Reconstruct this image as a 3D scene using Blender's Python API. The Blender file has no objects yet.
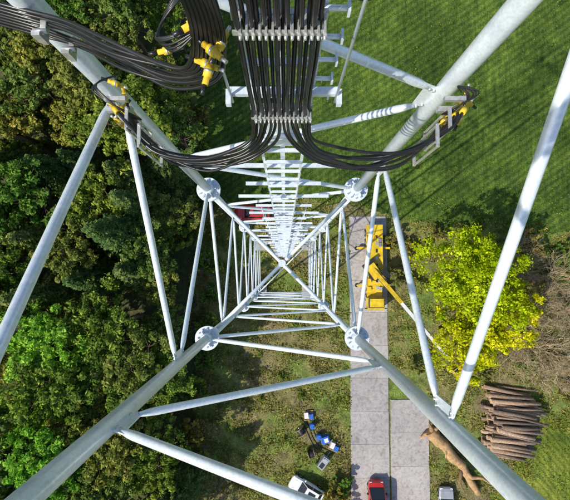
import bpy, math, random
import numpy as np
from mathutils import Vector, Matrix
random.seed(7); rng=np.random.default_rng(11)
scene=bpy.context.scene
COL=scene.collection
H=50.0   # camera height above the ground

# ---------------------------------------------------------------- materials
def new_mat(name):
    m=bpy.data.materials.new(name); m.use_nodes=True
    nt=m.node_tree; b=nt.nodes["Principled BSDF"]
    return m,nt,b
def ramp(nt,fac,stops):
    r=nt.nodes.new("ShaderNodeValToRGB")
    el=r.color_ramp.elements
    while len(el)<len(stops): el.new(0.5)
    for e,(p,c) in zip(el,stops):
        e.position=p; e.color=(*c,1)
    nt.links.new(fac,r.inputs[0]); return r.outputs[0]
def noise(nt,scale,detail=4,rough=.55,vec=None,dist=0):
    n=nt.nodes.new("ShaderNodeTexNoise"); n.inputs["Scale"].default_value=scale
    n.inputs["Detail"].default_value=detail; n.inputs["Roughness"].default_value=rough
    n.inputs["Distortion"].default_value=dist
    if vec is not None: nt.links.new(vec,n.inputs["Vector"])
    return n.outputs["Fac"]
def coord(nt,kind="Object"):
    return nt.nodes.new("ShaderNodeTexCoord").outputs[kind]
def mix(nt,a,b,fac,mode='MIX'):
    m=nt.nodes.new("ShaderNodeMix"); m.data_type='RGBA'; m.blend_type=mode
    for s,v in ((0,fac),(6,a),(7,b)):
        if isinstance(v,bpy.types.NodeSocket): nt.links.new(v,m.inputs[s])
        else: m.inputs[s].default_value = v if s==0 else (*v,1)
    return m.outputs[2]
def bump(nt,b,h,strength=.3,dist=.02):
    bp=nt.nodes.new("ShaderNodeBump"); bp.inputs["Strength"].default_value=strength
    bp.inputs["Distance"].default_value=dist
    nt.links.new(h,bp.inputs["Height"]); nt.links.new(bp.outputs[0],b.inputs["Normal"])

def mat_galv(name,c1,c2,metal=.25,rough=.30):
    m,nt,b=new_mat(name); v=coord(nt)
    n1=noise(nt,3,4,.65,v); n2=noise(nt,30,2,.6,v)
    col=ramp(nt,n1,[(.3,c1),(.7,c2)])
    sp=ramp(nt,n2,[(.35,(.84,.86,.88)),(.65,(1.04,1.04,1.04))])
    col=mix(nt,col,sp,.8,'MULTIPLY')
    n3=noise(nt,1.3,5,.75,v)
    dirt=ramp(nt,n3,[(.58,(1,1,1)),(.78,(.70,.68,.64))])
    col=mix(nt,col,dirt,.8,'MULTIPLY')
    nt.links.new(col,b.inputs["Base Color"]); b.inputs["Metallic"].default_value=metal
    rr=nt.nodes.new("ShaderNodeMapRange"); nt.links.new(n2,rr.inputs[0]); rr.inputs[3].default_value=rough-.08; rr.inputs[4].default_value=rough+.15
    nt.links.new(rr.outputs[0],b.inputs["Roughness"])
    return m
GALV=mat_galv("galvanized_steel",(.66,.74,.83),(.84,.90,.96))
GALV2=mat_galv("galvanized_hardware",(.5,.53,.57),(.7,.73,.77),.6,.35)
def mat_simple(name,c,rough=.5,metal=0,var=.25,scale=6,coat=0):
    m,nt,b=new_mat(name); n=noise(nt,scale,4,.6,coord(nt))
    lo=tuple(x*(1-var) for x in c); hi=tuple(min(1,x*(1+var*.6)) for x in c)
    nt.links.new(ramp(nt,n,[(.3,lo),(.7,hi)]),b.inputs["Base Color"])
    b.inputs["Roughness"].default_value=rough; b.inputs["Metallic"].default_value=metal
    if coat: b.inputs["Coat Weight"].default_value=coat
    return m
RUBBER=mat_simple("cable_rubber",(.014,.014,.016),.34,0,.35,14)
YEL=mat_simple("connector_yellow",(.72,.5,.03),.45,0,.35,25)
STRIP=mat_simple("steel_clamp",(.62,.62,.6),.35,.6,.25,30)
YPAINT=mat_simple("crane_yellow_paint",(.68,.47,.02),.4,0,.35,1.3,.2)
WPAINT=mat_simple("white_paint",(.72,.73,.74),.35,0,.12,2,.3)
RPAINT=mat_simple("red_paint",(.5,.025,.02),.3,0,.15,1,.5)
GPAINT=mat_simple("silver_grey_paint",(.4,.42,.45),.3,.2,.12,1,.5)
BLUE=mat_simple("blue_plastic",(.02,.13,.5),.45,0,.25,5)
BLACK=mat_simple("black_plastic",(.02,.02,.022),.5)
TYRE=mat_simple("tyre_rubber",(.025,.025,.025),.8)
RIM=mat_simple("rim_metal",(.5,.5,.52),.3,.7)
REDL=mat_simple("tail_light_red",(.4,.01,.01),.2)
HEADL=mat_simple("head_light",(.8,.8,.82),.1)
WOOD=mat_simple("pallet_wood",(.36,.25,.14),.8,0,.4,8)
ORANGE=mat_simple("orange_plastic",(.7,.17,.02),.5)
m,nt,b=new_mat("window_glass"); b.inputs["Base Color"].default_value=(.02,.025,.03,1); b.inputs["Roughness"].default_value=.06; b.inputs["Specular IOR Level"].default_value=.7; GLASS=m
def mat_bark(name,c1,c2,sc=5):
    m,nt,b=new_mat(name); v=coord(nt); n=noise(nt,sc,6,.7,v)
    col=ramp(nt,n,[(.3,c1),(.7,c2)])
    g=nt.nodes.new("ShaderNodeNewGeometry")
    col=mix(nt,col,ramp(nt,g.outputs["Random Per Island"],[(0,(.5,.5,.52)),(1,(1.5,1.4,1.3))]),1,'MULTIPLY')
    nt.links.new(col,b.inputs["Base Color"]); b.inputs["Roughness"].default_value=.9; bump(nt,b,n,.8,.04)
    return m
BARK=mat_bark("bark",(.07,.05,.035),(.18,.13,.09))
LOGBARK=mat_bark("log_bark",(.14,.10,.07),(.42,.31,.23))
LOGEND=mat_bark("cut_log_end",(.36,.24,.14),(.55,.4,.25))
DEADW=mat_bark("dead_wood",(.20,.13,.06),(.50,.33,.17),3)
TWIG=mat_bark("dry_twig",(.32,.26,.15),(.55,.47,.31))
def mat_leaf(name,dark,mid,light,trans=.35):
    m=bpy.data.materials.new(name); m.use_nodes=True; nt=m.node_tree
    for n in list(nt.nodes): nt.nodes.remove(n)
    out=nt.nodes.new("ShaderNodeOutputMaterial")
    g=nt.nodes.new("ShaderNodeNewGeometry"); oi=nt.nodes.new("ShaderNodeObjectInfo")
    v=coord(nt,"Object")
    n1=noise(nt,.6,2,.6,v)
    col=ramp(nt,n1,[(.35,dark),(.52,mid),(.68,light)])
    isl=ramp(nt,g.outputs["Random Per Island"],[(0,(.55,.6,.5)),(.6,(1,1,1)),(.93,(1.35,1.3,1.0)),(1,(1.9,1.5,1.0))])
    col=mix(nt,col,isl,1,'MULTIPLY')
    ob=ramp(nt,oi.outputs["Random"],[(0,(.68,.95,.85)),(.35,(.95,1,.9)),(.7,(1.15,1.1,.95)),(1,(1.5,1.3,1.0))])
    col=mix(nt,col,ob,1,'MULTIPLY')
    d=nt.nodes.new("ShaderNodeBsdfDiffuse"); t=nt.nodes.new("ShaderNodeBsdfTranslucent")
    nt.links.new(col,d.inputs[0]); nt.links.new(col,t.inputs[0])
    ms=nt.nodes.new("ShaderNodeMixShader"); ms.inputs[0].default_value=trans
    nt.links.new(d.outputs[0],ms.inputs[1]); nt.links.new(t.outputs[0],ms.inputs[2])
    nt.links.new(ms.outputs[0],out.inputs[0]); return m
LEAF_G=mat_leaf("leaf_green",(.10,.17,.03),(.19,.28,.055),(.34,.43,.10))
LEAF_O=mat_leaf("leaf_olive",(.14,.18,.045),(.24,.28,.075),(.42,.42,.14))
LEAF_B=mat_leaf("leaf_bright",(.20,.38,.04),(.34,.55,.07),(.50,.66,.12))
LEAF_Y=mat_leaf("leaf_yellow",(.36,.40,.01),(.62,.62,.015),(.82,.76,.04),.4)
LEAF_N=mat_leaf("needle_dark",(.07,.12,.045),(.14,.20,.07),(.24,.29,.10),.2)
LEAF_S=mat_leaf("scrub_leaf",(.15,.15,.045),(.26,.25,.075),(.42,.38,.14),.3)
GRASSL=mat_leaf("grass_blade",(.09,.16,.022),(.15,.25,.04),(.26,.34,.07),.3)

# ---------------------------------------------------------------- mesh builder
class MB:
    def __init__(s): s.v=[];s.f=[];s.m=[];s.sm=[]
    def face(s,idx,mat=0,smooth=False): s.f.append(idx);s.m.append(mat);s.sm.append(smooth)
    def tube(s,pts,rad,seg=12,mat=0,caps=True,capmat=None):
        pts=[Vector(p) for p in pts]; n=len(pts)
        if not hasattr(rad,"__len__"): rad=[rad]*n
        t0=(pts[1]-pts[0]).normalized()
        ref=Vector((0,0,1)) if abs(t0.z)<.9 else Vector((1,0,0))
        u=t0.cross(ref).normalized()
        base=len(s.v)
        for i,p in enumerate(pts):
            if i==0: t=t0
            elif i==n-1: t=(pts[i]-pts[i-1]).normalized()
            else: t=((pts[i+1]-pts[i]).normalized()+(pts[i]-pts[i-1]).normalized()).normalized()
            u=(u-t*u.dot(t)).normalized(); w=t.cross(u)
            for k in range(seg):
                a=2*math.pi*k/seg
                s.v.append(tuple(p+(u*math.cos(a)+w*math.sin(a))*rad[i]))
        for i in range(n-1):
            for k in range(seg):
                a=base+i*seg+k; b2=base+i*seg+(k+1)%seg
                s.face((a,b2,b2+seg,a+seg),mat,True)
        if caps:
            cm=mat if capmat is None else capmat
            s.face(tuple(base+k for k in range(seg))[::-1],cm); s.face(tuple(base+(n-1)*seg+k for k in range(seg)),cm)
    def box(s,c,size,mat=0,R=None,taper=1.0):
        c=Vector(c); hx,hy,hz=[q/2 for q in size]; base=len(s.v)
        for z in (-1,1):
            k=taper if z>0 else 1
            for (x,y) in ((-1,-1),(1,-1),(1,1),(-1,1)):
                p=Vector((x*hx*k,y*hy*k,z*hz)); 
                if R is not None: p=R@p
                s.v.append(tuple(c+p))
        for q in ((3,2,1,0),(4,5,6,7),(0,1,5,4),(1,2,6,5),(2,3,7,6),(3,0,4,7)):
            s.face(tuple(base+i for i in q),mat)
    def obj(s,name,mats,parent=None,bevel=0,loc=None):
        me=bpy.data.meshes.new(name); me.from_pydata(s.v,[],s.f)
        for m in mats: me.materials.append(m)
        me.polygons.foreach_set("material_index",s.m); me.polygons.foreach_set("use_smooth",s.sm); me.update()
        o=bpy.data.objects.new(name,me); COL.objects.link(o)
        if parent: o.parent=parent
        if loc: o.location=loc
        if bevel:
            b=o.modifiers.new("bevel",'BEVEL'); b.width=bevel; b.segments=2; b.limit_method='ANGLE'
        return o
def empty(name,loc=(0,0,0),rot=0):
    o=bpy.data.objects.new(name,None); COL.objects.link(o); o.location=loc; o.rotation_euler=(0,0,rot); o.empty_display_size=.3
    return o
def catmull(P,n=8):
    P=[Vector(p) for p in P]; Q=[P[0]*2-P[1]]+P+[P[-1]*2-P[-2]]; out=[]
    for i in range(1,len(Q)-2):
        a,b,c,d=Q[i-1:i+3]
        for k in range(n):
            t=k/n
            out.append(.5*((2*b)+(c-a)*t+(2*a-5*b+4*c-d)*t*t+(3*b-a-3*c+d)*t**3))
    out.append(P[-1]); return out
def frame(d,up=Vector((0,0,1))):
    d=d.normalized(); x=d
    y=up.cross(x); 
    if y.length<1e-3: y=Vector((0,1,0))
    y.normalize(); z=x.cross(y)
    return Matrix((x,y,z)).transposed()

# ---------------------------------------------------------------- lattice tower
AX,AY=-0.07,0.14
def hw(d): return 1.8 if d<9.6 else 1.8+.028*(d-9.6)
SG={'NW':(-1,1),'NE':(1,1),'SE':(1,-1),'SW':(-1,-1)}
def leg(nm,d):
    sx,sy=SG[nm]; w=hw(d); return Vector((AX+sx*w,AY+sy*w,H-d))
tower=empty("lattice_tower")
levels=[-6.6,-3.8,-1.05,1.75,4.42,7.1,9.75]
d=9.75
while d<47: d+=2.95; levels.append(d)
mb=MB(); 
for nm in SG:
    mb.tube([leg(nm,-8),leg(nm,3),leg(nm,9.6)],.100,32)
    ds=[9.6,20,30,40,49.6]; mb.tube([leg(nm,q) for q in ds],.106,24)
mb.obj("tower_legs",[GALV],tower)
mb=MB(); bolts=MB()
for nm in SG:
    for fd in (9.75,21.6,33.4,-2.4):
        c=leg(nm,fd)
        for dz in (-.028,.028):
            mb.tube([c+Vector((0,0,dz-.025)),c+Vector((0,0,dz+.025))],.29 if fd>5 else .25,32)
        mb.tube([c+Vector((0,0,.05)),c+Vector((0,0,.28))],[.16,.12],24)
        for k in range(12):
            a=2*math.pi*k/12; q=c+Vector((.225*math.cos(a),.225*math.sin(a),0))
            bolts.tube([q+Vector((0,0,-.09)),q+Vector((0,0,.10))],.022,6)
        for k in range(6):
            a=math.pi*k/3; R=Matrix.Rotation(a,3,'Z')
            mb.box(c+R@Vector((.155,0,.13)),(.10,.012,.15),0,R)
mb.obj("leg_flanges",[GALV],tower); bolts.obj("flange_bolts",[GALV2],tower)
br=MB(); gs=MB(); gb=MB()
faces=[('SW','SE'),('SE','NE'),('NE','NW'),('NW','SW')]   # first leg carries even nodes
for a,bn in faces:
    for i in range(len(levels)-1):
        d0,d1=levels[i],levels[i+1]
        la,lb=(a,bn) if i%2==0 else (bn,a)
        r=.047 if d0<9 else .045
        p=leg(la,d0+.1); q=leg(lb,d1-.1); v=(q-p).normalized()
        p2=p+v*.24; q2=q-v*.24
        br.tube([p2,p2+v*.10,p2+v*.2,q2-v*.2,q2-v*.10,q2],[.026,.04,r,r,.04,.026],18)
        for e,s in ((p,1),(q,-1)):
            R=frame(v); gs.box(e+v*s*.24,(.30,.014,.085),0,R)
            for t in (.15,.22): 
                c=e+v*s*t; n=R@Vector((0,1,0)); gb.tube([c-n*.035,c+n*.035],.016,6)
    for i,dd in enumerate(levels):
        nm=a if i%2==0 else bn; ot=bn if i%2==0 else a
        c=leg(nm,dd); v=(leg(ot,dd)-c).normalized(); R=frame(v)
        gs.box(c+v*.16+Vector((0,0,0)),(.15,.018,.46),0,R)
br.obj("face_bracing",[GALV],tower); gs.obj("gusset_plates",[GALV],tower); gb.obj("gusset_bolts",[GALV2],tower)
dp=MB()
for fd in (9.9,33.5):
    A,B,C,D=[leg(n,fd) for n in ('NW','SE','NE','SW')]
    dp.tube([A.lerp(B,.06),B.lerp(A,.06)],.045,14)
    for s,e in ((.06,.485),(.515,.94)): dp.tube([C.lerp(D,s),C.lerp(D,e)],.045,14)
    m0=(A+B)/2; dp.tube([m0-Vector((0,0,.07)),m0+Vector((0,0,.07))],.09,16)
dp.obj("plan_bracing",[GALV],tower)
fd=MB()
for nm in SG:
    c=leg(nm,49.6); fd.box((c.x,c.y,.25),(1.5,1.5,.5),0)
    fd.tube([(c.x,c.y,.5),(c.x,c.y,.56)],.34,24)
CONC=mat_simple("foundation_concrete",(.36,.35,.33),.9,0,.25,3)
fd.obj("foundation_pads",[CONC],tower,.03)

# ladder and cross brackets
lad=MB(); LX=-.03; LY=1.46
for s in (-1,1):
    lad.box((LX+s*.25,LY,(H-1.2)/2+1.5),(.035,.03,H+1.0),0)
lad.box((LX,LY+.03,H/2+1.2),(.06,.03,H-.5),0)
z=1.0; k=0
while z<H+3:
    lad.box((LX,LY-.02,z),(.50,.045,.03),0); z+=.52
z=H-3.2
while z<H+2:
    lad.tube([(.12,LY-.035,z),(.35,LY-.035,z)],.017,8); lad.box((.35,LY-.035,z),(.015,.07,.06),0); z+=.27
z=H-5.9
while z>1:
    q=hw(H-z); Wd=1.9 if k%2==0 else 1.35; k+=1
    lad.box((LX,LY+.08,z),(Wd,.06,.05),0)
    if k%2==0 and H-z>12:
        for s in (-1,1): lad.tube([(LX+s*.6,LY+.1,z),(LX+s*.7,AY+q-.05,z-.1)],.016,6)
    z-=1.25
for dd in (3.1,1.2):
    lad.box((LX+.02,LY-.06,H-dd),(.86,.06,.05),0)
    for s in (-1,1): lad.box((LX+s*.435+.02,LY-.11,H-dd),(.04,.12,.06),0)
for s in (-1,1):
    lad.tube([(LX+.02+s*.415,LY-.1,H-3.2),(LX+.02+s*.43,LY-.1,H+2)],.011,8)
lad.box((LX,LY+.02,H-4.25),(.34,.03,.9),0)
lad.obj("cable_ladder",[GALV],tower)

# ---------------------------------------------------------------- cables
cab=empty("power_cable_bundle"); cb=MB(); cl=MB(); ye=MB()
CY=1.30; NC=14
def P(x,y,d): return (x,y,H-d)
jit=lambda a: random.uniform(-a,a)
for i in range(NC):
    x=LX+(-.225+.45*i/(NC-1))
    left=i<NC//2; j=i if left else NC-1-i
    s=-1 if left else 1
    yy=CY+(.02 if i%2 else -.02)
    run=3.62+.085*j
    g=.014
    pts=[P(x,yy,-4),P(x+jit(.006),yy,-1),P(x+jit(g),yy,.8),P(x+jit(g),yy+jit(g),1.8),P(x,yy,2.4),P(x+jit(.006),yy,2.9),P(x,yy,3.2),
         P(x+s*.02,yy-.015,run-.33),P(LX+s*(.20+.01*(6-j)),1.20,run-.07),P(LX+s*.42,1.13+jit(.035),run+.05),P(s*.82,1.08+jit(.05),run+.12+jit(.04)),
         P(s*1.22,1.15+jit(.05),run+.12+jit(.04)),P(s*1.5+.06,1.32+.015*j,run+.08),P(s*1.66+.06,1.50+.02*j,3.75+.09*j)]
    if not left: pts[-1]=P(1.70,1.50+.02*j,3.75+.09*j)
    cb.tube(catmull(pts,8),.0140+.003*(i%3==0),10)
    e=Vector(pts[-1]); 
    R=(e-Vector(pts[-2])).normalized()
    if j%2==0: ye.tube([e-R*.02,e+R*.05,e+R*.05,e+R*.13],[.03,.03,.022,.022],10)
    cl.tube([e+R*.12,e+R*.2],.018,8)
for i in range(8):
    x=-.36-.022*i; s=(7-i)*.05
    pts=[P(x,1.36,-4),P(x,1.34,.5),P(x,1.33,1.6),P(x+.02,1.28,2.05+s*.3),P(x-.10,1.27,2.45+s*.5),P(-.82+jit(.03),1.36+jit(.03),2.55+s),P(-1.2,1.52+jit(.035),2.62+s),P(-1.55,1.72+jit(.02),2.72+s),P(-1.95,1.86,2.75+s),P(-2.5,1.95,2.6+s)]
    cb.tube(catmull(pts,8),.0140,10)
for i in range(3):
    x=.25+.03*i; s=i*.05
    pts=[P(x,1.40,-4),P(x,1.42,1.0),P(x,1.43,1.6),P(x+.05,1.43,1.9+s),P(x+.2,1.5,2.02+s),P(x+.45,1.68,2.0+s),P(1.3,1.92,1.9+s),P(2.2,2.1,1.7)]
    cb.tube(catmull(pts,8),.0145,10)
for k in range(7):
    a=random.uniform(0,.12)
    pts=[P(-1.66,1.62,4.1),P(-1.5+a,1.45,3.8),P(-1.72-a,1.68,3.6+a),P(-1.62,1.85,3.75),P(-1.75,1.9,4.0)]
    cb.tube(catmull(pts,6),.007,6)
    pts=[P(1.72,1.62,4.1),P(1.5+a,1.5,3.8),P(1.82-a,1.62,3.6+a),P(1.66,1.75,3.75),P(1.8,1.8,4.0)]
    cb.tube(catmull(pts,6),.007,6)
    pts=[P(-.45,1.3,2.1),P(-.6-a,1.2+a,2.2),P(-.75,1.4,2.3),P(-.6,1.5+a,2.2),P(-.4,1.4,1.9)]
    cb.tube(catmull(pts,6),.008,6)
cb.obj("cables",[RUBBER],cab)
for dd in (.9,2.07,3.28):
    cl.box((LX,CY+.055,H-dd),(.52,.03,.06),0)
    cl.box((LX,CY-.045,H-dd),(.50,.012,.035),0)
    for i in range(NC):
        x=LX+(-.225+.45*i/(NC-1))+.017
        cl.box((x,CY-.005,H-dd),(.012,.11,.05),0); cl.tube([(x,CY-.085,H-dd),(x,CY+.03,H-dd)],.008,6)
        cl.box((x,CY-.06,H-dd),(.02,.02,.028),0)
for s in (-1,1):
    for (X,Y,D) in ((1.42,1.24,4.0),(1.56,1.42,4.05)):
        c=Vector((s*X+(.06 if s<0 else .0),Y,H-D))
        cl.box(c+Vector((0,0,.33)),(.03,.22,.02)); cl.box(c-Vector((0,0,.35)),(.03,.22,.02))
        for dy in (-.1,.1): cl.box(c+Vector((0,dy,0)),(.018,.018,.7))
    cl.box((s*1.68,1.62,H-4.0),(.26,.05,.07)); cl.box((s*1.60,1.6,H-3.7),(.2,.04,.05))
for (X,Y,D) in ((-1.76,1.74,2.85),(-1.66,1.72,3.05)):
    cl.box((X,Y,H-D),(.04,.18,.05)); cl.box((X,Y-.08,H-D+.06),(.06,.03,.10)); cl.tube([(X-.05,Y-.03,H-D+.05),(X+.05,Y-.03,H-D+.05)],.018,8)
cl.obj("cable_clamps",[STRIP],cab)
def coup(p,dv,L=.14,r=.026):
    p=Vector(p); dv=Vector(dv).normalized()
    ye.tube([p-dv*L/2,p-dv*L*.2,p-dv*L*.2,p+dv*L*.2,p+dv*L*.2,p+dv*L/2],[r*.75,r*.75,r*1.1,r*1.1,r*.75,r*.75],8)
    ye.tube([p+dv*L/2,p+dv*(L/2+.04)],r*.5,8,1); ye.tube([p-dv*(L/2+.06),p-dv*L/2],r*.55,8,2); ye.tube([p-dv*.006,p+dv*.006],r*1.18,8,1)
coup((-.40,1.20,H-2.15),(1,-.9,.2)); coup((-.45,1.16,H-2.3),(.3,1,.1),.16); coup((-.74,1.37,H-2.45),(1,.2,0),.12,.022)
coup((-.36,1.27,H-2.2),(.5,1,0)); coup((-.5,1.32,H-2.1),(1,.6,0),.12); coup((.22,1.42,H-2.0),(1,.2,.1),.08,.02)
coup((-.47,1.23,H-2.35),(1,-.4,0),.15)
for (x,y,d) in ((-1.62,1.58,3.9),(-1.72,1.52,4.1),(-1.55,1.68,3.8),(-1.6,1.75,3.7),(1.70,1.6,3.9),(1.80,1.55,4.05),(1.76,1.68,3.8),(1.86,1.7,4.0),(1.62,1.5,4.0)):
    coup((x,y,H-d),(random.uniform(-1,1),random.uniform(-1,1),random.uniform(-.5,.5)),.14,.026)
ye.obj("yellow_couplings",[YEL,STRIP,RUBBER],cab)

# ---------------------------------------------------------------- ground sheets
def sheet(name,poly,z,mat):
    me=bpy.data.meshes.new(name); me.from_pydata([(x,y,z) for x,y in poly],[],[tuple(range(len(poly)))]); me.materials.append(mat); me.update()
    o=bpy.data.objects.new(name,me); COL.objects.link(o); return o
def jitter_poly(pts,step,amp):
    out=[]
    for i in range(len(pts)):
        a=Vector(pts[i]);b=Vector(pts[(i+1)%len(pts)]); Ln=(b-a).length
        k=1 if Ln>150 else max(1,int(Ln/step)); nr=Vector((-(b-a).y,(b-a).x)).normalized(); ph=random.uniform(0,6)
        for j in range(k):
            p=a.lerp(b,j/k); t=j/k*Ln
            if 0<j: p+=nr*amp*(.5*math.sin(t*.55+ph)+.35*math.sin(t*1.7+ph*2)+.4*random.uniform(-1,1))
            out.append((p.x,p.y))
    return out
m,nt,b=new_mat("ground_scrub"); v=coord(nt)
n1=noise(nt,.16,6,.65,v); n2=noise(nt,.9,6,.7,v); n3=noise(nt,7,4,.7,v)
c=ramp(nt,n1,[(.36,(.25,.20,.12)),(.47,(.21,.20,.08)),(.6,(.17,.24,.055))])
c=mix(nt,c,ramp(nt,n2,[(.35,(.5,.48,.42)),(.5,(1,1,1)),(.68,(1.6,1.5,1.3))]),1,'MULTIPLY')
c=mix(nt,c,ramp(nt,n3,[(.35,(.55,.55,.55)),(.65,(1.45,1.45,1.4))]),1,'MULTIPLY')
nt.links.new(c,b.inputs["Base Color"]); b.inputs["Roughness"].default_value=1; b.inputs["Specular IOR Level"].default_value=.1; bump(nt,b,n3,1,.15); M_GROUND=m
def mat_field(name,a,bc,rot,scale,st):
    m,nt,b=new_mat(name); v=coord(nt)
    mp=nt.nodes.new("ShaderNodeMapping"); mp.inputs["Rotation"].default_value[2]=rot; nt.links.new(v,mp.inputs[0]); vv=mp.outputs[0]
    w=nt.nodes.new("ShaderNodeTexWave"); w.inputs["Scale"].default_value=scale; w.inputs["Distortion"].default_value=1.5; w.inputs["Detail"].default_value=3; w.inputs["Detail Scale"].default_value=.5
    nt.links.new(vv,w.inputs[0])
    mp2=nt.nodes.new("ShaderNodeMapping"); mp2.inputs["Rotation"].default_value[2]=rot; mp2.inputs["Scale"].default_value=(1,.12,1); nt.links.new(v,mp2.inputs[0])
    n0=noise(nt,2.2,6,.65,mp2.outputs[0]); n1=noise(nt,.13,6,.65,v); n2=noise(nt,5,6,.75,v); n4=noise(nt,.55,6,.7,v)
    c=ramp(nt,n1,[(.38,a),(.62,bc)])
    c=mix(nt,c,ramp(nt,w.outputs["Fac"],[(0,(1-st,1-st,1-st)),(1,(1+st,1+st,1+st*.6))]),1,'MULTIPLY')
    c=mix(nt,c,ramp(nt,n0,[(.35,(.66,.70,.66)),(.65,(1.34,1.26,1.15))]),1,'MULTIPLY')
    c=mix(nt,c,ramp(nt,n4,[(.35,(.62,.68,.72)),(.5,(1,1,1)),(.68,(1.5,1.25,1.15))]),1,'MULTIPLY')
    c=mix(nt,c,ramp(nt,n2,[(.35,(.5,.55,.5)),(.65,(1.5,1.4,1.35))]),1,'MULTIPLY')
    nt.links.new(c,b.inputs["Base Color"]); b.inputs["Roughness"].default_value=1; b.inputs["Specular IOR Level"].default_value=.1; bump(nt,b,n2,1,.12); return m
M_FIELD=mat_field("field_grass",(.045,.088,.020),(.100,.175,.036),math.radians(55),.42,.22)
M_FIELD2=mat_field("crop_field",(.12,.17,.03),(.20,.25,.05),math.radians(-40),.5,.2)
m,nt,b=new_mat("forest_floor"); v=coord(nt); n2=noise(nt,1.5,6,.7,v)
nt.links.new(ramp(nt,n2,[(.3,(.04,.045,.02)),(.55,(.08,.09,.03)),(.75,(.15,.13,.06))]),b.inputs["Base Color"]); b.inputs["Roughness"].default_value=1; bump(nt,b,n2,1,.2); M_FLOOR=m
sheet("ground",[(-1500,-1500),(1500,-1500),(1500,1500),(-1500,1500)],0,M_GROUND)
sheet("field",jitter_poly([(-11.0,8.2),(7.5,8.6),(14.5,5.8),(90,2),(900,0),(900,900),(-11.5,900),(-11.5,60)],.5,.7),.008,M_FIELD)
sheet("crop_field",jitter_poly([(29.5,-19.5),(60,-12),(400,60),(400,-400),(22,-400),(24.5,-60),(25,-28)],.6,1.0),.008,M_FIELD2)
sheet("forest_floor",jitter_poly([(-12.5,60),(-11.8,6),(-10,-10),(-12.5,-26),(-14,-80),(-90,-80),(-90,60)],.6,1.0),.004,M_FLOOR)
m,nt,b=new_mat("roadway_concrete"); v=coord(nt)
n1=noise(nt,.35,6,.7,v); n2=noise(nt,3.5,6,.75,v); n5=noise(nt,1.0,6,.7,v,1.5)
g=nt.nodes.new("ShaderNodeNewGeometry")
c=ramp(nt,n1,[(.3,(.33,.31,.31)),(.7,(.46,.44,.43))])
c=mix(nt,c,ramp(nt,n2,[(.3,(.66,.64,.6)),(.5,(1,1,1)),(.75,(1.12,1.12,1.12))]),1,'MULTIPLY')
c=mix(nt,c,ramp(nt,n5,[(.50,(1,1,1)),(.70,(.55,.50,.40))]),.8,'MULTIPLY')
c=mix(nt,c,ramp(nt,g.outputs["Random Per Island"],[(0,(.86,.86,.88)),(1,(1.08,1.07,1.05))]),1,'MULTIPLY')
nt.links.new(c,b.inputs["Base Color"]); b.inputs["Roughness"].default_value=.85; bump(nt,b,n2,.3,.02); M_ROAD=m
rd=MB()
y=6.6
while y>-75:
    rd.box((10.38+jit(.05),y-2.0,.05),(4.66,3.985,.10),0,Matrix.Rotation(jit(.006),3,'Z'))
    if y<-10 : rd.box((15.25+jit(.05),y-4.6,.055),(4.66,3.985,.11),0,Matrix.Rotation(jit(.006),3,'Z'))
    y-=4.0
rd.obj("concrete_road",[M_ROAD],None,.015)

# ---------------------------------------------------------------- foliage helpers
def quads_mesh(name,cen,nrm,size,mat,extra=None,elong=1.5):
    n=len(cen); rnd=rng.normal(size=(n,3)); nrm=nrm/np.linalg.norm(nrm,axis=1,keepdims=True)
    u=np.cross(nrm,rnd); u/=np.linalg.norm(u,axis=1,keepdims=True)+1e-9; w=np.cross(nrm,u)
    s=size[:,None]
    V=np.stack([cen-u*s*.5*elong,cen-w*s*.42+nrm*s*.08,cen+u*s*.5*elong,cen+w*s*.42+nrm*s*.08],1).reshape(-1,3)
    F=np.arange(n*4).reshape(n,4)
    ev=[];ef=[]
    if extra: ev,ef=extra.v,extra.f
    nv=len(V)+len(ev)
    me=bpy.data.meshes.new(name)
    verts=np.concatenate([V,np.array(ev).reshape(-1,3)]) if len(ev) else V
    me.vertices.add(nv); me.vertices.foreach_set("co",verts.astype(np.float32).ravel())
    loops=[F.ravel()]; starts=list(range(0,4*n,4)); tot=4*n
    for f in ef:
        loops.append(np.array(f)+len(V)); starts.append(tot); tot+=len(f)
    loops=np.concatenate(loops).astype(np.int32)
    me.loops.add(tot); me.loops.foreach_set("vertex_index",loops)
    me.polygons.add(n+len(ef)); me.polygons.foreach_set("loop_start",np.array(starts,dtype=np.int32))
    mi=np.zeros(n+len(ef),dtype=np.int32); mi[n:]=1
    me.materials.append(mat); me.materials.append(BARK)
    me.polygons.foreach_set("material_index",mi)
    me.update(calc_edges=True); me.validate(); return me
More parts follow.
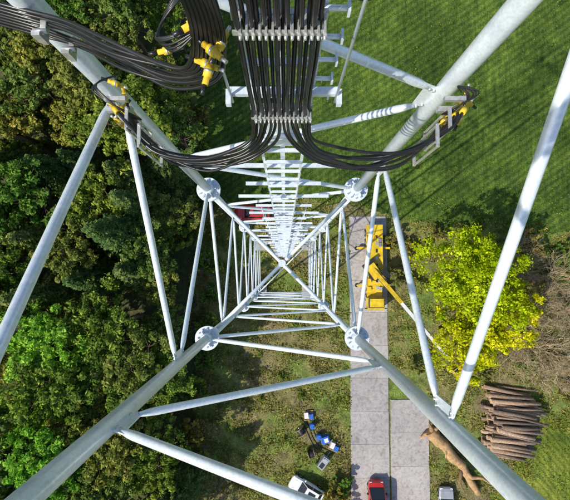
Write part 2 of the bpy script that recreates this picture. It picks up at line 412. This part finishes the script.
def decid(name,R,Ht,mat,lobes=9,sub=13,leaves=75,ls=.21,flat=.8):
    C=[];S=[]
    wood=MB(); wood.tube([(0,0,0),(.1,.05,Ht*.3),(0,.1,Ht*.6)],[.28,.2,.12],8)
    zc=Ht-R*flat
    for i in range(lobes):
        a=2.4*i+rng.uniform(-.4,.4); rr=R*math.sqrt((i+.3)/lobes)*.78
        z=zc+R*flat*.62*math.sqrt(max(0,1-(rr/R)**2))+rng.uniform(-.9,.8)
        L=np.array([rr*math.cos(a),rr*math.sin(a),z-.6]); lr=R*rng.uniform(.26,.44)
        wood.tube([(0,.08,Ht*.38+.2*i/lobes),tuple(L*np.array([.5,.5,.8])),tuple(L)],[.1,.07,.03],6)
        for k in range(sub):
            dv=rng.normal(size=3); dv[2]=abs(dv[2])*.9-.25; dv/=np.linalg.norm(dv)
            C.append(L+dv*lr*rng.uniform(.75,1.2)); S.append(lr*rng.uniform(.2,.42))
            if k%3==0: wood.tube([tuple(L),tuple(C[-1])],[.03,.012],4)
    C=np.array(C);S=np.array(S); n=len(C)*leaves
    idx=np.repeat(np.arange(len(C)),leaves)
    dv=rng.normal(size=(n,3)); dv/=np.linalg.norm(dv,axis=1,keepdims=True)
    rad=S[idx]*(rng.uniform(.25,1.2,n))
    cen=C[idx]+dv*rad[:,None]*np.array([1,1,.8])
    nrm=dv*.7+rng.normal(size=(n,3))*.55+np.array([0,0,.5])
    return quads_mesh(name,cen,nrm,rng.uniform(.5,1.3,n)*ls,mat,wood)
def conifer(name,R,Ht,mat):
    cen=[];nr=[];sz=[]; wood=MB(); wood.tube([(0,0,0),(0,0,Ht*.6),(0,0,Ht)],[.22,.13,.02],8)
    z=Ht*.2
    while z<Ht-.2:
        t=(z/Ht-.2)/.8; r=R*(1-t)**.8+.15; nb=int(7+5*(1-t))
        a0=rng.uniform(0,6.28)
        for k in range(nb):
            a=a0+2*math.pi*k/nb+rng.uniform(-.2,.2); rr=r*rng.uniform(.7,1.15)
            droop=.22*rr; end=np.array([math.cos(a)*rr,math.sin(a)*rr,-droop+rng.uniform(-.2,.2)])
            wood.tube([(0,0,z),tuple(end*.97+np.array([0,0,z]))],[.035,.008],4)
            m_=int(34*rr/R*2.2)+8
            t2=rng.uniform(.12,1,m_); side=rng.normal(size=m_)*.19*rr*(1.15-t2)
            per=np.array([-math.sin(a),math.cos(a),0])
            c=np.array([0,0,z])+end*t2[:,None]+per*side[:,None]+rng.normal(size=(m_,3))*np.array([.03,.03,.07])
            c[:,2]-=abs(side)*.3
            cen.append(c); nr.append(rng.normal(size=(m_,3))*.35+np.array([0,0,1])+end*.15); sz.append(rng.uniform(.10,.2,m_))
        z+=.42*(1.2-.5*t)
    return quads_mesh(name,np.concatenate(cen),np.concatenate(nr),np.concatenate(sz),mat,wood,2.2)
def put(name,me,x,y,s=1,rz=None,z=0,sz=None):
    o=bpy.data.objects.new(name,me); COL.objects.link(o); o.location=(x,y,z); o.rotation_euler=(random.uniform(-.04,.04),random.uniform(-.04,.04),random.uniform(0,6.28) if rz is None else rz)
    o.scale=(s,s,s if sz is None else sz); return o
DG=[decid("green_a",3.6,13,LEAF_G),decid("green_b",3.2,12,LEAF_G,8)]
DO=[decid("olive_a",3.5,12.5,LEAF_O),decid("olive_b",3.0,11.5,LEAF_O,8,12,75)]
DB=[decid("bright_a",3.6,12,LEAF_B,10,14)]
DY=[decid("yellow_a",5.2,10.5,LEAF_Y,15,15,85,.2,.75),decid("yellow_b",4.0,9,LEAF_Y,11,13,80,.2,.8)]
CN=[conifer("conifer_a",3.1,15,LEAF_N),conifer("conifer_b",2.7,13.5,LEAF_N)]
SH=[decid("shrub_a",1.3,1.9,LEAF_S,6,8,45,.17,.8),decid("shrub_b",1.2,1.7,LEAF_G,6,8,45,.17,.8)]
for (x,y,s) in ((-23.6,-6.2,1.15),(-20.2,-7.6,.95)): put("broadleaf_tree",DB[0],x,y,s)
for ix in range(7):
    for iy in range(16):
        x=-12.3-ix*3.8+random.uniform(-1.1,1.1)-(1.2 if iy%2 else 0); y=31-iy*4.05+random.uniform(-1.1,1.1)
        s=random.uniform(.85,1.2); sz=s*random.uniform(.85,1.1)
        if ix==0: s*=.85; sz*=.75
        r=random.random()
        if -26.5<x<-18 and -10<y<-3.6: continue
        if y>14: 
            me=random.choice(DO) if r<.4 else (random.choice(CN) if r<.6 else random.choice(DG)); 
        elif y>-3: me=random.choice(CN) if r<.45 else (random.choice(DG) if r<.8 else random.choice(DO))
        else: me=random.choice(DO) if r<.4 else (random.choice(DG) if r<.82 else (random.choice(CN) if r<.9 else DB[0]))
        put("conifer_tree" if me in CN else "broadleaf_tree",me,x,y,s,None,0,sz)
for i in range(60):
    put("shrub",SH[1],random.uniform(-36,-11.5),random.uniform(-30,33),random.uniform(1.2,2.2))
put("yellow_tree",DY[0],19.5,-1.0,1.05,.6); put("yellow_tree",DY[1],19.2,-7.4,1.15,2.1); put("yellow_tree",DY[1],23.4,-4.4,1.05,4.0)
for (x,y,s) in [(13.5,3.5,1.1),(15.5,2.0,1.3),(14.6,-1,1.0),(16,-11.5,1),(-9.2,5,1.2),(-9.5,1,1.3),(-9,-3,1.1),(-9.6,-7,1.3),(-9.4,-11,1.2),(-10.4,-15,1.5),(-10.8,-19,1.4),(-10,-23,1.5),
                (7.0,-25.6,1.1),(5.8,-27,1.3),(6.3,-29,1.4),(27,2.5,1.3),(30,3,1.5),(33,1.5,1.3),(36,3,1.2),(18.5,4.2,1.0),(22,4.5,.9),(32,-10.5,1.2),(34,-15,1.3),(24,-12.3,1.1),(28.5,-11,1.3),
                (-10.5,10,1.1),(-9.6,8.2,1.0),(-10.6,14,1.3),(-10.3,19,1.2),(-10.7,24,1.4),(-8.0,8.9,.8),(24.5,5.6,.8),(28,5.2,.7)]:
    put("shrub",random.choice(SH),x,y,s)
for i in range(55):
    x=random.uniform(-11,7); y=random.uniform(-30,6)
    if abs(x)<4 and abs(y)<4: continue
    if 0<x and y<-16: continue
    put("shrub",random.choice(SH),x,y,random.uniform(.2,.5))
def bare(name):
    mb=MB()
    def grow(p,d,L,r,dep):
        q=p+d*L; mid=p+d*L*.5+Vector([random.uniform(-.06,.06)*L for _ in range(3)])
        mb.tube([p,mid,q],[r,r*.8,r*.6],4 if dep>1 else 3,0,False)
        if dep==0: return
        for k in range(random.choice((3,4,4))):
            nd=(d+Vector([random.uniform(-.75,.75) for _ in range(3)])+Vector((0,0,.1))).normalized()
            grow(p.lerp(q,random.uniform(.45,1)),nd,L*random.uniform(.6,.82),r*.6,dep-1)
    for k in range(6):
        a=k*1.05; grow(Vector((0,0,0)),Vector((math.cos(a)*.6,math.sin(a)*.6,1)).normalized(),1.6,.07,4)
    o=mb.obj(name,[TWIG]); mesh=o.data; bpy.data.objects.remove(o); return mesh
BS=[bare("bare_a"),bare("bare_b")]
for (x,y,s) in [(28,-7.5,1.3),(30.5,-9,1.4),(27,-10.5,1.2),(31,-4.5,1.2),(32.5,-1,1.2),(29,.5,1.0),(34,-6,1.3),(33.5,-12,1.1),(28.5,2,1),(26.5,-9,1.0),(31,-12.5,1.1)]:
    put("bare_shrub",random.choice(BS),x,y,s)
def tufts(name,n,xr,yr,mat,size,excl,zr=.12):
    x=rng.uniform(*xr,n); y=rng.uniform(*yr,n)
    patch=np.sin(x*1.3+np.sin(y*.9)*2)+np.sin(y*1.7+x*.6)+rng.normal(size=n)*.8
    ok=patch>-.1
    for (a,b2,c,d2) in excl: ok&=~((x>a)&(x<b2)&(y>c)&(y<d2))
    x=x[ok];y=y[ok];n=len(x)
    cen=np.stack([x,y,rng.uniform(.03,zr,n)],1); nrm=rng.normal(size=(n,3))*.8+np.array([0,0,.6])
    me=quads_mesh(name,cen,nrm,rng.uniform(.5,1.5,n)*size,mat,None,2.0)
    o=bpy.data.objects.new(name,me); COL.objects.link(o)
road=[(8.1,12.7,-80,6.6),(12.7,17.5,-80,-12.4)]
tufts("scrub_vegetation",40000,(-12,8.6),(-32,9),LEAF_S,.13,road,.22)
tufts("scrub_vegetation",38000,(12.4,40),(-32,6),LEAF_S,.13,road+[(30,60,-60,-20)],.22)
tufts("grass",40000,(-12,40),(-32,9),GRASSL,.11,road,.15)
tufts("meadow_grass",40000,(-11,42),(7.5,42),GRASSL,.08,[],.08)

# ---------------------------------------------------------------- log pile
lp=MB(); ang=math.radians(-8); R=Matrix.Rotation(ang,3,'Z'); C0=Vector((27.2,-18.5,0))
z=.22; ncol=20
for layer in range(6):
    yy=-ncol*.22
    for k in range(ncol):
        r=random.uniform(.11,.25); L=random.uniform(4.3,6.3); sh=random.uniform(-.7,.7)
        c=Vector((sh,yy+k*.44+random.uniform(-.1,.1),z+random.uniform(-.07,.07)))
        t=random.uniform(-.11,.11); t3=random.uniform(-.03,.03)
        dv=Vector((math.cos(t),math.sin(t),t3))
        lp.tube([C0+R@(c-dv*L/2),C0+R@(c+Vector((0,random.uniform(-.08,.08),0))),C0+R@(c+dv*L/2)],[r*1.1,r,r*.8],10,0,True,1)
    z+=.36; ncol-=2+ (layer>2)
lp.obj("log_pile",[LOGBARK,LOGEND])
ft=MB()
tp=catmull([(17.5,-19.5,.75),(18.4,-20.6,.7),(19.3,-21.3,.72),(20.2,-22.7,.62),(21.3,-23.6,.6),(22.0,-25.0,.55),(23.3,-27.0,.5)],4)
ft.tube(tp,[(.78-.45*i/len(tp))*random.uniform(.85,1.15) for i in range(len(tp))],14)
ft.tube([(21.4,-24.0,.6),(22.3,-24.9,1.0),(23.4,-24.8,1.2),(24.6,-25.6,1.2)],[.32,.24,.18,.08],8); ft.tube([(21.3,-24.0,.6),(20.9,-25.6,.8),(21.6,-27.0,.7)],[.28,.18,.06],8)
ft.tube([(17.9,-19.9,.8),(17.5,-19.0,1.1),(17.3,-18.4,1.1)],[.4,.25,.06],8); ft.tube([(17.9,-19.8,.6),(16.9,-20.0,.6),(16.3,-20.6,.5)],[.38,.2,.06],8); ft.tube([(17.7,-19.5,.9),(18.5,-18.9,1.2)],[.35,.08],8)
ft.tube([(19.4,-21.4,.9),(19.0,-22.4,1.5)],[.2,.05],6)
ft.obj("fallen_tree_trunk",[DEADW])

# ---------------------------------------------------------------- vehicles
def wheels(mb,xs,yw,r,w,mt,mr):
    for x in xs:
        for s in (-1,1):
            mb.tube([(x,s*(yw-w),r),(x,s*yw,r)],r,20,mt); mb.tube([(x,s*(yw-.01),r),(x,s*(yw+.012),r)],r*.6,14,mr)
def loft(mb,st,mat):
    base=len(mb.v); n=8
    for (x,h,zb,zt) in st:
        ch=min(.14,(zt-zb)*.35)
        for (y,z) in ((-h+.06,zb),(-h,zb+(zt-zb)*.4),(-h,zt-ch),(-h+ch,zt),(h-ch,zt),(h,zt-ch),(h,zb+(zt-zb)*.4),(h-.06,zb)): mb.v.append((x,y,z))
    for i in range(len(st)-1):
        for k in range(n):
            a=base+i*n+k; b2=base+i*n+(k+1)%n; mb.face((a,a+n,b2+n,b2),mat,False)
    mb.face(tuple(base+k for k in range(n)),mat); mb.face(tuple(base+(len(st)-1)*n+k for k in range(n))[::-1],mat)
def frust(mb,x0,x1,h0,z0,x2,x3,h1,z1,mats,pill):
    b0=len(mb.v); 
    for p in ((x0,-h0,z0),(x1,-h0,z0),(x1,h0,z0),(x0,h0,z0),(x2,-h1,z1),(x3,-h1,z1),(x3,h1,z1),(x2,h1,z1)): mb.v.append(p)
    for q,mt in zip(((0,1,5,4),(1,2,6,5),(2,3,7,6),(3,0,4,7),(4,5,6,7)),mats): mb.face(tuple(b0+i for i in q),mt)
    V=[Vector(mb.v[b0+i]) for i in range(8)]
    for i in range(4): mb.tube([V[i],V[i+4]],.035,6,pill)
    for i in range(4): mb.tube([V[4+i],V[4+(i+1)%4]],.035,6,pill)
    mb.box(((x2+x3)/2,0,z1+.015),(x3-x2,h1*2-.02,.035),pill)
def car(name,paint,loc,rot,van=False):
    e=empty(name,loc,rot); mb=MB()
    if not van:
        st=[(-2.15,.62,.45,.72),(-2.05,.80,.32,.90),(-1.7,.87,.25,.97),(-.8,.90,.22,.96),(.6,.90,.22,.95),(1.2,.89,.23,.92),(1.8,.85,.26,.84),(2.08,.76,.3,.74),(2.2,.58,.38,.62)]
        loft(mb,st,0); frust(mb,-1.85,.98,.76,.95,-1.35,.22,.60,1.44,(1,1,1,1,0),0)
        for s in (-1,1):
            mb.tube([(-.45,s*.765,.95),(-.45,s*.61,1.44)],.035,6,0)
            mb.box((.72,s*.98,1.0),(.14,.2,.12),0); mb.box((2.03,s*.6,.70),(.22,.26,.1),5); mb.box((-2.07,s*.64,.82),(.12,.3,.12),4)
            mb.box((1.5,s*.02+s*.45,.885),(.9,.012,.012),6)
        wheels(mb,(-1.32,1.32),.90,.32,.22,2,3)
        for x in (-1.32,1.32):
            for s in (-1,1): mb.tube([(x,s*.8,.34),(x,s*.905,.34)],.38,16,6)
        mb.box((-.56,0,1.475),(.9,.72,.012),1)
    else:
        st=[(-2.6,.85,.4,1.15),(-2.5,.95,.3,1.2),(-1,.98,.28,1.2),(1.1,.98,.28,1.18),(1.8,.96,.3,1.12),(2.35,.88,.34,.95),(2.5,.7,.4,.75)]
        loft(mb,st,0); frust(mb,-2.52,1.85,.92,1.17,-2.42,.95,.80,2.12,(0,1,0,1,0),0)
        for s in (-1,1):
            mb.box((.85,s*.875,1.58),(.8,.04,.45),1,Matrix.Rotation(-s*-.12,3,'X')); mb.box((1.25,s*1.1,1.3),(.14,.22,.26),6); mb.box((2.32,s*.66,.85),(.2,.28,.16),5); mb.box((-2.6,s*.8,1.3),(.08,.12,.4),4)
        for x in (-2,-1.2,-.4,.4): mb.tube([(x,-.75,2.24),(x,.75,2.24)],.04,6,3)
        for s in (-1,1):
            mb.tube([(-2.2,s*.7,2.28),(.6,s*.7,2.28)],.04,6,3)
            for x in (-2,.4): mb.tube([(x,s*.7,2.1),(x,s*.7,2.28)],.02,6,3)
        wheels(mb,(-1.6,1.6),.97,.34,.24,2,3)
    mb.obj(name+"_body",[paint,GLASS,TYRE,RIM,REDL,HEADL,BLACK],e,.03)
car("red_car",RPAINT,(-4.0,7.0,0),math.pi)
car("white_car",WPAINT,(2.6,-26.5,0),math.radians(150))
car("red_van",RPAINT,(10.9,-27.8,.1),math.radians(90),True)
car("silver_car",GPAINT,(19.3,-28.4,0),math.radians(88))

# ---------------------------------------------------------------- mobile crane / aerial lift
cr=empty("mobile_crane",(10.9,0.6,.1),math.radians(-90)); cr.scale=(.9,.88,.9)
c=MB()
c.box((0,0,.95),(10.8,2.1,.5),0); c.box((-.4,0,1.28),(7.2,2.3,.16),0)
c.box((-4.6,0,1.5),(1.4,2.2,.5),0); c.box((5.3,0,1.35),(1.6,2.3,1.3),0); c.box((5.2,0,2.2),(1.3,2.1,.5),1,None,.88); c.box((5.15,0,2.49),(1.1,1.85,.07),0)
for s in (-1,1): c.box((-.4,s*1.08,1.42),(7.0,.12,.12),0)
for x in (-3.2,-2.6,1.5,2.2,3.3): 
    for s in (-1,1): c.box((x,s*.75,1.48),(.5,.45,.24),(4 if x<0 else 2) if s>0 else 0)
for x in (-2.2,2.9):
    c.box((x,0,.75),(.3,4.6,.26),0)
    for s in (-1,1): c.tube([(x,s*2.25,0.02),(x,s*2.25,.8)],.09,10,2); c.tube([(x,s*2.25,0),(x,s*2.25,.08)],.28,14,3)
c.tube([(1.3,0,1.3),(1.3,0,1.7)],.95,28,3)
for x in range(-4,4): c.box((x+.2,.3,1.39),(.5,.28,.04),2 if x%2 else 3)
wheels(c,(-4.3,-3.0,3.2,4.5),1.14,.5,.36,3,4)
for s in (-1,1): c.box((5.9,s*1.35,1.9),(.12,.25,.4),3); c.box((6.12,s*.85,1.1),(.05,.35,.2),5)
c.obj("crane_carrier",[YPAINT,GLASS,GALV2,BLACK,RIM,HEADL],cr,.04)
up=MB()
base=Vector((1.3,0,2.6)); inv=Matrix.Rotation(math.radians(90),3,'Z')
tipw=Vector((17.7,-10.2,8.2)); tip=inv@(tipw-Vector((10.9,0.6,.1)))
tip=Vector((tip.x/.9,tip.y/.88,tip.z/.9))
dv=(tip-base); L=dv.length; R=frame(dv); dn=dv.normalized()
hdir=Vector((dn.x,dn.y,0)).normalized(); RH=frame(hdir)
up.box(Vector((1.3,0,2.1))-hdir*.5,(2.2,1.2,.7),0,RH); up.box(Vector((1.3,0,2.1))-hdir*1.7,(.5,1.8,.8),3,RH)
up.box(Vector((1.3,0,2.2))+RH@Vector((.6,1.0,0)),(1.3,.7,1.1),0,RH); up.box(Vector((1.3,0,2.55))+RH@Vector((.62,1.0,.1)),(1.34,.74,.5),1,RH)
segs=[(-.06,.34,.46,0),(.34,.58,.38,2),(.58,.78,.32,2),(.78,.95,.25,2)]
for a,b2,w,mt in segs: up.box(base+dv*(a+b2)/2,(L*(b2-a),w,w*1.15),mt,R)
for t in (.34,.58,.78): up.box(base+dv*t,(.14,.55 if t<.5 else .46,.62 if t<.5 else .5),0,R)
for s in (-1,1): up.tube([base+R@Vector((0.4,s*.32,.05)),base+dv*.8+R@Vector((0,s*.24,.1))],.03,6,3)
up.tube([Vector((1.3,0,1.9))+hdir*1.0,base+dv*.3],.12,12,4)
bk=base+dv*1.0
for zz in (0,.55,1.05):
    for s in (-1,1):
        up.tube([bk+RH@Vector((-.4,s*.7,zz)),bk+RH@Vector((.4,s*.7,zz))],.035,6,0); up.tube([bk+RH@Vector((s*.4,-.7,zz)),bk+RH@Vector((s*.4,.7,zz))],.035,6,0)
up.box(bk+Vector((0,0,-.03)),(.8,1.4,.06),4,RH)
for sx in (-1,1):
    for sy in (-1,0,1): up.tube([bk+RH@Vector((sx*.4,sy*.7,0)),bk+RH@Vector((sx*.4,sy*.7,1.05))],.03,6,0)
up.box(bk+RH@Vector((.2,.4,.35)),(.35,.5,.6),5,RH); up.box(bk+RH@Vector((-.1,-.3,.3)),(.4,.5,.5),3,RH)
up.obj("crane_boom",[YPAINT,GLASS,WPAINT,BLACK,GALV2,ORANGE],cr,.02)

# ---------------------------------------------------------------- small site items
def pallet(x,y,r,load):
    e=empty("wooden_pallet",(x,y,0),r); mb=MB()
    for k in range(7): mb.box((0,-.54+k*.18,.13),(1.2,.12,.022),0)
    for k in (-1,0,1):
        mb.box((k*.52,0,.108),(.1,1.16,.02),0); mb.box((k*.52,0,.01),(.1,1.16,.02),0)
        for j in (-1,0,1): mb.box((k*.52,j*.5,.06),(.1,.12,.075),0)
    if load=="tarp":
        mb.box((0,0,.40),(1.1,.95,.5),1,None,.85); mb.box((.1,0,.67),(.5,.5,.1),2)
    if load=="crates":
        mb.box((-.28,.1,.32),(.5,.7,.35),2); mb.box((.3,-.1,.29),(.5,.6,.3),1); mb.box((.3,.3,.22),(.35,.2,.16),3)
    mb.obj("pallet_load",[WOOD,BLUE,WPAINT,BLACK],e,.02)
pallet(4.9,-20.7,.3,"tarp"); pallet(2.9,-17.9,.1,"crates"); pallet(6.0,-21.6,-.4,"crates")
def drum(name,x,y,mt,r=.3,h=.9):
    mb=MB(); pts=[(0,0,0.01),(0,0,.02),(0,0,h*.33),(0,0,h*.35),(0,0,h*.37),(0,0,h*.66),(0,0,h*.68),(0,0,h*.70),(0,0,h-.01),(0,0,h)]
    mb.tube(pts,[r*.96,r,r,r*1.05,r,r,r*1.05,r,r,r*.95],20,0); mb.tube([(r*.5,0,h),(r*.5,0,h+.04)],.05,8,1)
    mb.obj(name,[mt,BLACK],None,0,(x,y,0))
drum("blue_barrel",3.3,-19.0,BLUE); drum("blue_barrel",4.1,-20.3,BLUE)
def cable_reel(x,y,r):
    e=empty("cable_reel",(x,y,0),r); mb=MB()
    for s in (-1,1): mb.tube([(0,s*.35,.6),(0,s*.41,.6)],.6,24,0)
    mb.tube([(0,-.35,.6),(0,.35,.6)],.42,20,1); mb.tube([(0,-.5,.6),(0,.5,.6)],.05,8,2)
    mb.obj("reel",[WOOD,BLACK,GALV2],e,.01)
cable_reel(1.9,-19.6,.6); cable_reel(3.2,-22.3,1.9)
def genset(x,y,r):
    e=empty("portable_generator",(x,y,0),r); mb=MB()
    mb.box((0,0,.55),(1.5,.8,.75),0); mb.box((-.3,0,.95),(.6,.5,.06),1); mb.box((.45,0,.95),(.3,.5,.05),2)
    for s in (-1,1): mb.tube([(-.6,s*.42,.25),(-.6,s*.5,.25)],.24,14,1)
    mb.tube([(.75,0,.3),(1.4,0,.28)],.03,8,2); mb.tube([(.5,.3,.95),(.5,.3,1.2)],.04,8,2)
    mb.obj("generator_body",[GPAINT,BLACK,GALV2],e,.04)
genset(4.6,-23.3,.9)
rp=MB()
for k in range(3):
    pts=[(2.0+k*.5,-18.2,.06),(3.5+k*.2,-21.5+k*.4,.06),(5.5,-22.6+k*.5,.06),(7.2,-20.5-k,.06)]
    rp.tube(catmull(pts,8),.04,6)
rp.obj("hose",[BLACK])

# ---------------------------------------------------------------- sky, sun, camera
S=Vector((-.64,-.46,.74)).normalized()
w=bpy.data.worlds.new("World"); scene.world=w; w.use_nodes=True; nt=w.node_tree
sky=nt.nodes.new("ShaderNodeTexSky"); sky.sky_type='NISHITA'; sky.sun_disc=False
sky.sun_elevation=math.asin(S.z); sky.sun_rotation=math.atan2(S.x,S.y)
bg=nt.nodes["Background"]; bg.inputs[1].default_value=.15; nt.links.new(sky.outputs[0],bg.inputs[0])
l=bpy.data.lights.new("sun",'SUN'); l.energy=5.0; l.angle=math.radians(.5); l.color=(1,.94,.82)
so=bpy.data.objects.new("sun",l); COL.objects.link(so); so.rotation_euler=S.to_track_quat('Z','Y').to_euler(); so.location=(0,0,80)
cd=bpy.data.cameras.new("camera"); co=bpy.data.objects.new("camera",cd); COL.objects.link(co)
co.location=(0,0,H); co.rotation_euler=(math.radians(2.72),0,0); cd.sensor_width=36; cd.lens=25.26; cd.clip_start=.05; cd.clip_end=4000
scene.camera=co
scene.view_settings.view_transform='Standard'; scene.view_settings.look='None'; scene.view_settings.exposure=0
